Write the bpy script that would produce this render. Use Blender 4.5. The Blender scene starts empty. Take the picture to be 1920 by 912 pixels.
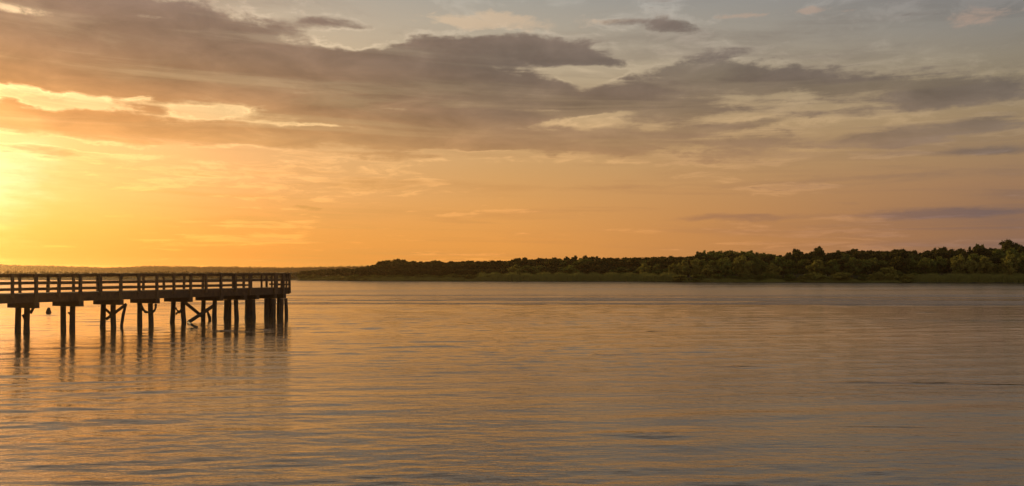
import bpy, bmesh, math, random
import numpy as np
from mathutils import Vector, Matrix

R = math.radians
C = bpy.context.scene.collection
scn = bpy.context.scene

# ------------------------------------------------------------------ camera
F = 1663.0                 # focal length in photo pixels (1920 wide)
HZ = 509.0                 # horizon row of the photo
CAM_H = 3.5
cam_data = bpy.data.cameras.new('camera')
cam_data.sensor_width = 36.0
cam_data.lens = 36.0 * F / 1920.0
cam_data.shift_y = (HZ - 456.0) / 1920.0
cam_data.clip_start = 0.1
cam_data.clip_end = 6000
cam = bpy.data.objects.new('camera', cam_data)
C.objects.link(cam)
cam.location = (0, 0, CAM_H)
cam.rotation_euler = (R(90), 0, 0)
scn.camera = cam

SUN_AZ = -40.0             # degrees, 0 = straight ahead, negative = left
SUN_EL = 9.5
WARM_AZ = -30.6            # where the sky is warmest
SKY_STRENGTH = 0.1
HAZE_DENSITY = 0.00012
HAZE_ANISO = 0.82

# ------------------------------------------------------------------ colour management
scn.view_settings.view_transform = 'Standard'
scn.view_settings.look = 'None'
scn.view_settings.exposure = 0.0
scn.view_settings.gamma = 1.0
scn.view_settings.use_curve_mapping = False


def lin(c):
    out = []
    for v in c[:3]:
        v = v / 255.0
        out.append(v / 12.92 if v <= 0.04045 else ((v + 0.055) / 1.055) ** 2.4)
    return tuple(out)


class Nodes:
    """small expression helper over a node tree"""

    def __init__(self, tree):
        self.t = tree

    def new(self, kind, **props):
        n = self.t.nodes.new(kind)
        for k, v in props.items():
            setattr(n, k, v)
        return n

    def put(self, sock, v):
        if isinstance(v, bpy.types.NodeSocket):
            self.t.links.new(v, sock)
        else:
            sock.default_value = v

    def m(self, op, a, b=None, c=None, clamp=False):
        n = self.new('ShaderNodeMath', operation=op, use_clamp=clamp)
        for i, v in enumerate((a, b, c)):
            if v is not None:
                self.put(n.inputs[i], v)
        return n.outputs[0]

    def v(self, op, a, b=None, scale=None):
        n = self.new('ShaderNodeVectorMath', operation=op)
        self.put(n.inputs[0], a)
        if b is not None:
            self.put(n.inputs[1], b)
        if scale is not None:
            self.put(n.inputs['Scale'], scale)
        return n.outputs['Value'] if op in ('DOT_PRODUCT', 'LENGTH', 'DISTANCE') else n.outputs['Vector']

    def xyz(self, x, y, z=0.0):
        n = self.new('ShaderNodeCombineXYZ')
        for i, q in enumerate((x, y, z)):
            self.put(n.inputs[i], q)
        return n.outputs[0]

    def mix(self, f, a, b):
        n = self.new('ShaderNodeMix', data_type='RGBA', blend_type='MIX')
        n.clamp_factor = True
        self.put(n.inputs[0], f)
        for i, q in ((6, a), (7, b)):
            if isinstance(q, tuple):
                q = (q[0], q[1], q[2], 1.0)
            self.put(n.inputs[i], q)
        return n.outputs[2]

    def smooth(self, x, lo, hi):
        n = self.new('ShaderNodeMapRange', interpolation_type='SMOOTHSTEP')
        self.put(n.inputs[0], x)
        n.inputs[1].default_value = lo
        n.inputs[2].default_value = hi
        return n.outputs[0]

    def noise(self, vec, scale, detail=3.0, rough=0.5, dist=0.0, dims='3D'):
        n = self.new('ShaderNodeTexNoise', noise_dimensions=dims)
        self.put(n.inputs['Vector'], vec)
        n.inputs['Scale'].default_value = scale
        n.inputs['Detail'].default_value = detail
        n.inputs['Roughness'].default_value = rough
        n.inputs['Distortion'].default_value = dist
        return n.outputs[0]

    def ramp(self, fac, stops):
        n = self.new('ShaderNodeValToRGB')
        self.put(n.inputs[0], fac)
        el = n.color_ramp.elements
        while len(el) < len(stops):
            el.new(0.5)
        for e, (p, c) in zip(el, stops):
            e.position = p
            e.color = (c[0], c[1], c[2], 1.0)
        return n.outputs[0]


# ------------------------------------------------------------------ world: evening sky
world = bpy.data.worlds.new('World')
scn.world = world
world.use_nodes = True
wt = world.node_tree
wt.nodes.clear()
w = Nodes(wt)


def ae(px, py):
    """direction of a sky feature, degrees of azimuth and elevation"""
    a = math.atan2(px - 960.0, F)
    e = math.atan2((HZ - py), math.hypot(px - 960.0, F))
    return math.degrees(a), math.degrees(e)


def build_world():
    tc = w.new('ShaderNodeTexCoord')
    d = w.v('NORMALIZE', tc.outputs['Generated'])
    sep = w.new('ShaderNodeSeparateXYZ')
    w.put(sep.inputs[0], d)
    dx, dy, dz = sep.outputs
    az = w.m('MULTIPLY', w.m('ARCTAN2', dx, dy), 180 / math.pi)
    el = w.m('MULTIPLY', w.m('ARCSINE', w.m('MINIMUM', w.m('MAXIMUM', dz, -1.0), 1.0)), 180 / math.pi)
    elp = w.m('MAXIMUM', el, 0.0)
    # angle from the sun's azimuth, 0..180
    rel = w.m('ABSOLUTE', w.m('WRAP', w.m('SUBTRACT', az, WARM_AZ), 180.0, -180.0))

    def table(stops):
        return w.ramp(w.m('MULTIPLY', elp, 1 / 40.0), [(e / 40.0, lin(c)) for e, c in stops])

    def by_azimuth(L, M, Rr, B):
        t1 = w.m('DIVIDE', rel, 30.0, clamp=True)
        t2 = w.m('DIVIDE', w.m('SUBTRACT', rel, 30.0), 30.0, clamp=True)
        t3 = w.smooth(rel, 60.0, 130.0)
        c = w.mix(t1, table(L), table(M))
        c = w.mix(t2, c, table(Rr))
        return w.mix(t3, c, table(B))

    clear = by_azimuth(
        [(0, (248, 158, 58)), (2.5, (248, 170, 80)), (5.0, (248, 184, 118)), (7.5, (246, 186, 124)), (10, (248, 212, 150)), (13, (222, 190, 152)), (17, (190, 170, 150)), (24, (152, 138, 120)), (30, (142, 134, 128)), (40, (126, 122, 122))],
        [(0, (238, 158, 72)), (2, (236, 160, 80)), (4, (226, 160, 90)), (6.5, (212, 160, 102)), (9, (205, 165, 118)), (12, (192, 168, 135)), (15, (180, 166, 146)), (17, (166, 160, 150)), (24, (124, 113, 102)), (30, (116, 110, 108)), (40, (106, 106, 112))],
        [(0, (146, 110, 88)), (2.5, (150, 112, 86)), (5, (160, 122, 92)), (8, (162, 134, 100)), (11, (148, 132, 108)), (14, (138, 133, 127)), (17, (125, 127, 132)), (24, (102, 97, 94)), (30, (104, 101, 104)), (40, (98, 100, 108))],
        [(0, (228, 200, 168)), (10, (228, 208, 182)), (40, (200, 198, 200))])  # unseen sky behind the camera, brightened to fill the tree fronts
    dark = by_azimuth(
        [(0, (240, 176, 72)), (3, (246, 190, 92)), (6, (240, 180, 100)), (9, (220, 156, 88)), (11, (186, 136, 88)), (13, (162, 124, 92)), (16, (146, 120, 104)), (24, (120, 110, 104)), (40, (98, 97, 102))],
        [(0, (214, 143, 75)), (4, (192, 134, 80)), (6, (192, 138, 84)), (8, (164, 125, 88)), (10, (134, 109, 88)), (13, (113, 98, 87)), (17, (134, 115, 102)), (24, (108, 102, 98)), (40, (98, 97, 102))],
        [(0, (124, 98, 90)), (3.5, (114, 96, 92)), (8, (122, 106, 92)), (11, (106, 96, 87)), (17, (108, 104, 102)), (24, (92, 92, 96)), (40, (90, 92, 98))],
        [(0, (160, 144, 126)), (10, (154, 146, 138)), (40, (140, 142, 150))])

    # the physical sky underneath, seen through the veil of evening haze
    sky = w.new('ShaderNodeTexSky', sky_type='NISHITA')
    sky.sun_disc = False
    sky.sun_elevation = R(SUN_EL)
    sky.sun_rotation = R(SUN_AZ)
    sky.air_density = 1.6
    sky.dust_density = 4.0
    sky.ozone_density = 1.0

    # cloud coordinates: flattened towards the horizon as a layer overhead is
    lg = w.m('LOGARITHM', w.m('ADD', elp, 4.0), math.e)
    P = w.xyz(w.m('MULTIPLY', az, 0.085), w.m('MULTIPLY', lg, 4.2), 3.1)
    n_big = w.noise(P, 1.0, 7.0, 0.56, 0.35)
    Ps = w.xyz(w.m('MULTIPLY', az, 0.055), w.m('ADD', w.m('MULTIPLY', lg, 10.0), w.m('MULTIPLY', az, 0.02)), 7.7)
    n_str = w.noise(Ps, 1.0, 6.0, 0.55, 0.5)
    Pf = w.xyz(w.m('MULTIPLY', az, 0.32), w.m('MULTIPLY', lg, 17.0), 1.3)
    n_fin = w.noise(Pf, 1.0, 7.0, 0.66, 0.5)

    n_bil = w.noise(w.xyz(w.m('MULTIPLY', az, 0.20), w.m('MULTIPLY', lg, 8.0), 9.9), 1.0, 5.0, 0.58, 0.5)
    wn = w.new('ShaderNodeTexNoise', noise_dimensions='3D')
    w.put(wn.inputs['Vector'], w.xyz(w.m('MULTIPLY', az, 0.30), w.m('MULTIPLY', lg, 9.0), 5.5))
    wn.inputs['Scale'].default_value = 1.0
    wn.inputs['Detail'].default_value = 6.0
    wn.inputs['Roughness'].default_value = 0.62
    warp = w.v('MULTIPLY', w.v('SUBTRACT', wn.outputs['Color'], (0.5, 0.5, 0.5)), (6.5, 1.7, 0.0))
    AE0 = w.xyz(az, el, 0.0)
    AE = w.v('ADD', AE0, warp)
    AE1 = w.v('ADD', AE0, w.v('MULTIPLY', warp, (0.9, 0.55, 0.0)))

    def blob(px, py, rx, ry, tilt=0.0, s=1.0):
        """soft ellipse of cloud; sizes in photo pixels, tilt counter-clockwise"""
        a0, e0 = ae(px, py)
        a1, _ = ae(px + rx, py)
        a2, _ = ae(px - rx, py)
        ra = (a1 - a2) / 2
        re = math.degrees(ry / F)
        ct, st = math.cos(R(tilt)), math.sin(R(tilt))
        dlt = w.v('SUBTRACT', AE if ry > 14 else AE1, (a0, e0, 0.0))
        p = w.v('DOT_PRODUCT', dlt, (ct / ra, st / ra, 0.0))
        q = w.v('DOT_PRODUCT', dlt, (-st / re, ct / re, 0.0))
        k = w.m('MULTIPLY_ADD', p, p, w.m('MULTIPLY', q, q))
        return w.m('MULTIPLY', w.m('EXPONENT', w.m('MULTIPLY', k, -1.0)), s)

    def total(lst):
        acc = None
        for b in lst:
            v = blob(*b)
            acc = v if acc is None else w.m('ADD', acc, v)
        return acc

    heavy = total(CLOUDS)
    # high cloud outside the photographed part of the sky
    above = w.smooth(el, 15.0, 24.0)
    heavy = w.m('ADD', heavy, w.m('MULTIPLY', above, 0.42))
    val = w.m('ADD', heavy, w.m('MULTIPLY', w.m('SUBTRACT', n_big, 0.5), 1.5))
    val = w.m('ADD', val, w.m('MULTIPLY', w.m('SUBTRACT', n_fin, 0.5), 1.1))
    val = w.m('ADD', val, w.m('MULTIPLY', w.m('SUBTRACT', n_str, 0.5), 1.35))
    # crisp above, feathered where the cloud thins towards the horizon
    mask = w.m('MULTIPLY', w.smooth(val, 0.26, 0.76), w.m('MULTIPLY_ADD', w.smooth(el, 6.0, 10.5), 0.30, 0.70))
    mask = w.m('MULTIPLY', mask, w.m('MULTIPLY_ADD', w.smooth(n_str, 0.36, 0.56), 0.30, 0.70))
    thick = w.smooth(val, 0.55, 1.5)
    # lit fringe where the cloud is thin
    fringe = w.m('MULTIPLY', w.smooth(val, 0.08, 0.34), w.m('SUBTRACT', 1.0, w.smooth(val, 0.34, 0.62)))
    fringe = w.m('MULTIPLY', fringe, w.smooth(n_fin, 0.38, 0.62))
    # thin streaks everywhere
    low = total(BANDS)
    sval = w.m('ADD', w.m('MULTIPLY', w.m('SUBTRACT', n_str, 0.5), 1.7), w.m('MULTIPLY', w.m('SUBTRACT', n_fin, 0.5), 0.4))
    streak = w.m('MULTIPLY', w.smooth(sval, -0.1, 0.45), 0.55)
    band = w.smooth(w.m('ADD', low, w.m('MULTIPLY', sval, 0.35)), 0.28, 0.80)

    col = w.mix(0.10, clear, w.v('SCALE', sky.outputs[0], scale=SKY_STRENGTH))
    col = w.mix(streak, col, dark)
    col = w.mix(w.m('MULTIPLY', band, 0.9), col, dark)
    gain = w.m('MULTIPLY_ADD', fringe, w.m('MULTIPLY_ADD', w.smooth(rel, 0.0, 60.0), -0.10, 0.32), 1.0)
    wisp = w.m('MULTIPLY', w.smooth(n_bil, 0.52, 0.70), w.smooth(el, 7.0, 11.0))
    gain = w.m('MULTIPLY_ADD', wisp, 0.20, gain)
    col = w.v('SCALE', col, scale=gain)
    # billows inside the cloud: thin parts let light through, thick parts are dull
    inner = w.m('MULTIPLY_ADD', w.m('SUBTRACT', n_str, 0.5), 0.85, 1.06)
    inner = w.m('ADD', inner, w.m('MULTIPLY', w.m('SUBTRACT', n_bil, 0.5), 1.05))
    inner = w.m('SUBTRACT', inner, w.m('MULTIPLY', thick, 0.14))
    puffs = w.smooth(w.m('ADD', total(PUFFS), w.m('MULTIPLY', w.m('SUBTRACT', n_fin, 0.5), 2.0)), 0.36, 0.85)
    col = w.mix(w.m('MULTIPLY', puffs, 0.6), col, w.mix(w.smooth(az, -10.0, 22.0), lin((226, 196, 160)), lin((178, 152, 134))))
    col = w.mix(w.m('MULTIPLY', mask, 0.94), col, w.v('SCALE', dark, scale=inner))
    # bright sky round the veiled sun
    g1 = blob(-25, 335, 95, 62, 0, 0.24)
    g2 = blob(-40, 340, 280, 140, 0, 0.03)
    glow = w.m('MULTIPLY', w.m('ADD', g1, g2), w.m('MULTIPLY_ADD', mask, -0.6, 1.0))
    col = w.v('ADD', col, w.v('SCALE', w.xyz(0.9, 0.74, 0.80), scale=glow))
    # the broad amber glow low round the sun is far brighter than the film can show
    soft = w.m('MULTIPLY_ADD', mask, -0.5, 1.0)
    g3 = w.m('MULTIPLY', blob(-60, 370, 470, 165, 0, 0.8), soft)
    col = w.v('ADD', col, w.v('SCALE', w.xyz(0.78, 0.17, 0.01), scale=g3))
    g4 = w.m('MULTIPLY', blob(-380, 350, 230, 210, 0, 4.0), soft)  # extra glow out of view on the left, added to gild the water
    col = w.v('ADD', col, w.v('SCALE', w.xyz(1.0, 0.58, 0.17), scale=g4))
    bg = w.new('ShaderNodeBackground')
    w.put(bg.inputs[0], w.v('SCALE', col, scale=1.0 / SKY_STRENGTH))
    bg.inputs[1].default_value = SKY_STRENGTH
    out = w.new('ShaderNodeOutputWorld')
    wt.links.new(bg.outputs[0], out.inputs[0])


# heavy cloud: px, py, half width, half height, tilt, strength
CLOUDS = [
    (60, 100, 340, 74, 0, 1.15),
    (400, 90, 330, 62, -4, 1.05),
    (640, 150, 330, 62, -2, 1.05),
    (330, 22, 190, 18, -4, 0.55),
    (640, 44, 130, 12, -2, 0.55),
    (830, 92, 150, 30, 0, 0.85),
    (1030, 94, 130, 20, -6, 0.75),
    (1120, 120, 80, 8, -4, 0.6),
    (960, 175, 330, 40, -3, 0.95),
    (1150, 205, 190, 22, 0, 0.6),
    (1400, 150, 210, 25, -2, 1.0),
    (1260, 135, 110, 11, 2, 0.45),
    (1770, 168, 200, 28, 0, 1.05),
    (1600, 160, 70, 12, 0, 0.4),
    (1770, 246, 190, 12, 4, 0.7),
    (1400, 232, 120, 7, 4, 0.5),
    (880, 250, 420, 44, 0, 0.58),
    (1230, 268, 300, 30, 0, 0.62),
    (480, 255, 420, 50, 0, 0.55),
    (120, 228, 260, 36, 0, 0.62),
    (60, 283, 120, 9, 0, 0.45),
    (1240, 46, 80, 12, -4, 0.6),
    # clear gaps and bright slits
    (95, 188, 150, 15, 0, -1.15),
    (395, 212, 75, 14, 8, -1.1),
    (255, 186, 30, 4, 0, -0.6),
    (690, 74, 140, 18, 5, -1.05),
    (1100, 225, 100, 12, 8, -0.8),
    (1115, 142, 80, 13, 4, -0.8),
    (100, 137, 60, 6, -4, -0.6),
    (640, 174, 110, 6, 4, -0.75),
    (590, 234, 80, 5, 0, -0.75),
    (760, 205, 130, 5, 2, -0.6),
    (850, 140, 110, 5, 3, -0.45),
    (470, 120, 90, 6, 2, -0.4),
    (180, 90, 120, 6, 2, -0.4),
    (1010, 205, 120, 5, 2, -0.55),
    (100, 268, 200, 7, -3, -0.8),
    (440, 285, 110, 8, 0, -0.75),
    (880, 286, 170, 7, -2, -0.7),
    (290, 35, 40, 8, 0, -0.4),
    (30, 18, 50, 9, 0, -0.5),
]
# small sunlit puffs high up
PUFFS = [
    (1395, 30, 60, 6, 2, 0.75),
    (1520, 18, 50, 7, 2, 0.85),
    (1575, 22, 30, 4, 0, 0.7),
    (860, 35, 140, 16, 0, 0.6),
    (980, 50, 130, 22, 0, 0.55),
    (1190, 40, 60, 8, 3, 0.45),
    (1840, 30, 120, 22, -4, 0.6),
    (1230, 80, 70, 6, 0, 0.3),
]
# low flat bands near the horizon
BANDS = [
    (1760, 401, 190, 10, 0, 0.85),
    (1365, 408, 170, 10, 0, 0.75),
    (450, 412, 150, 13, 1, 0.7),
    (578, 388, 22, 5, 0, 0.8),
    (20, 411, 55, 10, -3, 0.9),
    (870, 415, 130, 6, 0, 0.5),
    (1560, 380, 60, 7, 0, 0.5),
    (620, 348, 260, 7, 0, 0.45),
    (1850, 282, 120, 12, 0, 0.7),
    (1200, 350, 300, 8, 0, 0.45),
    (1100, 310, 220, 9, 0, 0.5),
    (300, 372, 220, 6, 0, 0.4),
    (1650, 330, 260, 10, 2, 0.45),
]
build_world()

# ------------------------------------------------------------------ sun, veiled by thin cloud
sun_data = bpy.data.lights.new('sun', 'SUN')
sun_data.energy = 4.0
sun_data.angle = R(9)
sun_data.color = (1.0, 0.66, 0.27)
sun = bpy.data.objects.new('sun', sun_data)
C.objects.link(sun)
sd = Vector((math.sin(R(SUN_AZ)) * math.cos(R(SUN_EL)), math.cos(R(SUN_AZ)) * math.cos(R(SUN_EL)), math.sin(R(SUN_EL))))
sun.rotation_euler = sd.to_track_quat('Z', 'Y').to_euler()
sun.location = sd * 500

scn.cycles.max_bounces = 6
scn.cycles.diffuse_bounces = 2
scn.cycles.glossy_bounces = 3
scn.cycles.volume_bounces = 0
scn.cycles.transmission_bounces = 3
scn.cycles.use_denoising = True

# ================================================================== helpers
def mesh_obj(name, verts, faces, mat, parent=None, smooth=False):
    me = bpy.data.meshes.new(name)
    me.from_pydata([tuple(v) for v in verts], [], faces)
    me.update()
    if mat:
        me.materials.append(mat)
    if smooth:
        me.polygons.foreach_set('use_smooth', [True] * len(me.polygons))
    o = bpy.data.objects.new(name, me)
    C.objects.link(o)
    if parent:
        o.parent = parent
    return o


def quads_mesh(name, V, mat, nv=4, smooth=False):
    """V: (n*nv, 3) array, every nv vertices form a face"""
    n = len(V) // nv
    me = bpy.data.meshes.new(name)
    me.vertices.add(n * nv)
    me.vertices.foreach_set('co', np.ascontiguousarray(V, dtype=np.float32).ravel())
    me.loops.add(n * nv)
    me.loops.foreach_set('vertex_index', np.arange(n * nv, dtype=np.int32))
    me.polygons.add(n)
    me.polygons.foreach_set('loop_start', np.arange(0, n * nv, nv, dtype=np.int32))
    me.update(calc_edges=True)
    if mat:
        me.materials.append(mat)
    return me


def grid_mesh(name, V, rows, cols, mat, smooth=True, wrap=False):
    me = bpy.data.meshes.new(name)
    me.vertices.add(rows * cols)
    me.vertices.foreach_set('co', np.ascontiguousarray(V, dtype=np.float32).ravel())
    i = np.arange(rows - 1)[:, None]
    j = np.arange(cols if wrap else cols - 1)[None, :]
    j2 = (j + 1) % cols
    f = np.stack([i * cols + j, i * cols + j2, (i + 1) * cols + j2, (i + 1) * cols + j], -1).reshape(-1, 4).astype(np.int32)
    n = len(f)
    me.loops.add(n * 4)
    me.loops.foreach_set('vertex_index', f.ravel())
    me.polygons.add(n)
    me.polygons.foreach_set('loop_start', np.arange(0, n * 4, 4, dtype=np.int32))
    if smooth:
        me.polygons.foreach_set('use_smooth', np.ones(n, dtype=bool))
    me.update(calc_edges=True)
    me.materials.append(mat)
    return me


def link(name, me, parent=None):
    o = bpy.data.objects.new(name, me)
    C.objects.link(o)
    if parent:
        o.parent = parent
    return o


def tag(o, label=None, cat=None, group=None, kind=None):
    for k, v in (('label', label), ('category', cat), ('group', group), ('kind', kind)):
        if v:
            o[k] = v
    return o


def empty(name, loc, label, cat, group=None):
    o = bpy.data.objects.new(name, None)
    C.objects.link(o)
    o.location = loc
    return tag(o, label, cat, group)


class MB:
    """collects shapes, builds one mesh object"""

    def __init__(self):
        self.v, self.f = [], []

    def add(self, v, f):
        b = len(self.v)
        self.v += [Vector(p) for p in v]
        self.f += [tuple(i + b for i in q) for q in f]

    def box(self, c, ax, ay, az):
        """centre and three half-axis vectors"""
        c, ax, ay, az = Vector(c), Vector(ax), Vector(ay), Vector(az)
        v = [c + sx * ax + sy * ay + sz * az for sz in (-1, 1) for sy in (-1, 1) for sx in (-1, 1)]
        self.add(v, [(0, 2, 3, 1), (4, 5, 7, 6), (0, 1, 5, 4), (2, 6, 7, 3), (0, 4, 6, 2), (1, 3, 7, 5)])

    def beam(self, a, b, wdt, hgt, up=(0, 0, 1)):
        a, b = Vector(a), Vector(b)
        dr = (b - a)
        L = dr.length
        dr.normalize()
        side = dr.cross(Vector(up))
        if side.length < 1e-4:
            side = dr.cross(Vector((1, 0, 0)))
        side.normalize()
        u = side.cross(dr)
        self.box((a + b) / 2, dr * L / 2, side * wdt / 2, u * hgt / 2)

    def tube(self, pts, radii, n=12, rng=None, rough=0.0, cap=True):
        pts = [Vector(p) for p in pts]
        rings = []
        for i, (p, r) in enumerate(zip(pts, radii)):
            t = (pts[min(i + 1, len(pts) - 1)] - pts[max(i - 1, 0)]).normalized()
            x = t.cross(Vector((0, 1, 0.01)))
            if x.length < 0.05:
                x = t.cross(Vector((1, 0, 0)))
            x.normalize()
            y = t.cross(x)
            ring = []
            for k in range(n):
                a = 2 * math.pi * k / n
                rr = r * (1 + (rng.uniform(-rough, rough) if rng else 0))
                ring.append(p + x * math.cos(a) * rr + y * math.sin(a) * rr)
            rings.append(ring)
        v = [q for ring in rings for q in ring]
        f = []
        for i in range(len(rings) - 1):
            for k in range(n):
                k2 = (k + 1) % n
                f.append((i * n + k, i * n + k2, (i + 1) * n + k2, (i + 1) * n + k))
        if cap:
            f.append(tuple(range(n - 1, -1, -1)))
            f.append(tuple((len(rings) - 1) * n + k for k in range(n)))
        self.add(v, f)

    def build(self, name, mat, parent=None, smooth=False):
        return mesh_obj(name, self.v, self.f, mat, parent, smooth)


def material(name):
    m = bpy.data.materials.new(name)
    m.use_nodes = True
    m.node_tree.nodes.clear()
    return m, Nodes(m.node_tree)


def finish(m, n, shader):
    o = n.new('ShaderNodeOutputMaterial')
    m.node_tree.links.new(shader, o.inputs[0])
    return m


# ================================================================== materials
def wood_material(name, c0, c1, wet=True):
    m, n = material(name)
    tc = n.new('ShaderNodeTexCoord')
    geo = n.new('ShaderNodeNewGeometry')
    oi = n.new('ShaderNodeObjectInfo')
    p = n.v('ADD', tc.outputs['Object'], n.v('SCALE', (3.1, 5.7, 1.9), scale=oi.outputs['Random']))
    grain = n.noise(n.v('MULTIPLY', p, (1.0, 1.0, 0.6)), 6.0, 6.0, 0.62, 0.6)
    blot = n.noise(p, 1.3, 4.0, 0.6)
    f = n.m('ADD', n.m('MULTIPLY', grain, 0.6), n.m('MULTIPLY', blot, 0.5))
    col = n.mix(n.smooth(f, 0.35, 0.75), lin(c0), lin(c1))
    col = n.mix(n.m('MULTIPLY', oi.outputs['Random'], 0.35), col, lin((56, 45, 35)))
    b = n.new('ShaderNodeBsdfPrincipled')
    if wet:
        sp = n.new('ShaderNodeSeparateXYZ')
        n.put(sp.inputs[0], geo.outputs['Position'])
        z = n.m('ADD', sp.outputs[2], n.m('MULTIPLY', n.m('SUBTRACT', blot, 0.5), 0.8))
        soak = n.m('SUBTRACT', 1.0, n.smooth(z, 0.25, 0.85))
        col = n.mix(n.m('MULTIPLY', soak, 0.8), col, lin((34, 30, 24)))
        n.put(b.inputs['Roughness'], n.m('MULTIPLY_ADD', soak, -0.12, 0.85))
    else:
        b.inputs['Roughness'].default_value = 0.8
    b.inputs['Specular IOR Level'].default_value = 0.25
    n.put(b.inputs['Base Color'], col)
    bp = n.new('ShaderNodeBump')
    bp.inputs['Strength'].default_value = 0.5
    bp.inputs['Distance'].default_value = 0.02
    n.put(bp.inputs['Height'], grain)
    n.put(b.inputs['Normal'], bp.outputs[0])
    return finish(m, n, b.outputs[0])


M_PILE = wood_material('tarred_pile_wood', (34, 24, 16), (62, 44, 29))
M_TIMBER = wood_material('weathered_timber', (44, 30, 19), (74, 52, 33), wet=False)
M_RAIL = wood_material('grey_rail_wood', (56, 39, 25), (92, 68, 45), wet=False)


def leaf_material(name, c0, c1, trans=0.45):
    m, n = material(name)
    tc = n.new('ShaderNodeTexCoord')
    oi = n.new('ShaderNodeObjectInfo')
    p = n.v('ADD', tc.outputs['Object'], n.v('SCALE', (31.0, 17.0, 9.0), scale=oi.outputs['Random']))
    f = n.noise(p, 5.0, 3.0, 0.6)
    col = n.mix(n.smooth(f, 0.35, 0.68), c0, c1)
    col = n.mix(n.m('MULTIPLY', oi.outputs['Random'], 0.45), col, n.mix(0.5, c0, (0.055, 0.042, 0.018)))
    d = n.new('ShaderNodeBsdfDiffuse')
    n.put(d.inputs[0], col)
    t = n.new('ShaderNodeBsdfTranslucent')
    n.put(t.inputs[0], n.mix(0.4, col, (0.12, 0.10, 0.02)))
    mx = n.new('ShaderNodeMixShader')
    mx.inputs[0].default_value = trans
    m.node_tree.links.new(d.outputs[0], mx.inputs[1])
    m.node_tree.links.new(t.outputs[0], mx.inputs[2])
    return finish(m, n, mx.outputs[0])


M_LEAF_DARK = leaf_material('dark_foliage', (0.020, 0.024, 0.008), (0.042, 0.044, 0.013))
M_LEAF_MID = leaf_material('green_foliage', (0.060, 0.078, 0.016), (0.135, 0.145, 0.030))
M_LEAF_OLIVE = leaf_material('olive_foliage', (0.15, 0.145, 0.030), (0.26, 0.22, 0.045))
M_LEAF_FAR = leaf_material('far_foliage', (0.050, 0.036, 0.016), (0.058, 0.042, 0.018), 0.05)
M_REED = leaf_material('reed_green', (0.15, 0.15, 0.038), (0.22, 0.205, 0.055), 0.3)


def flat_noise_material(name, c0, c1, scale, rough=0.95):
    m, n = material(name)
    tc = n.new('ShaderNodeTexCoord')
    f = n.noise(tc.outputs['Object'], scale, 6.0, 0.6)
    b = n.new('ShaderNodeBsdfPrincipled')
    n.put(b.inputs['Base Color'], n.mix(n.smooth(f, 0.3, 0.7), c0, c1))
    b.inputs['Roughness'].default_value = rough
    b.inputs['Specular IOR Level'].default_value = 0.05
    return finish(m, n, b.outputs[0])


M_LAND = flat_noise_material('bank_soil_and_grass', (0.030, 0.026, 0.014), (0.050, 0.052, 0.020), 0.4)
M_BARK = flat_noise_material('bark', (0.045, 0.034, 0.024), (0.085, 0.066, 0.048), 3.0)
M_ROPE = flat_noise_material('tarred_rope', (0.035, 0.028, 0.020), (0.080, 0.064, 0.045), 9.0)


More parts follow.
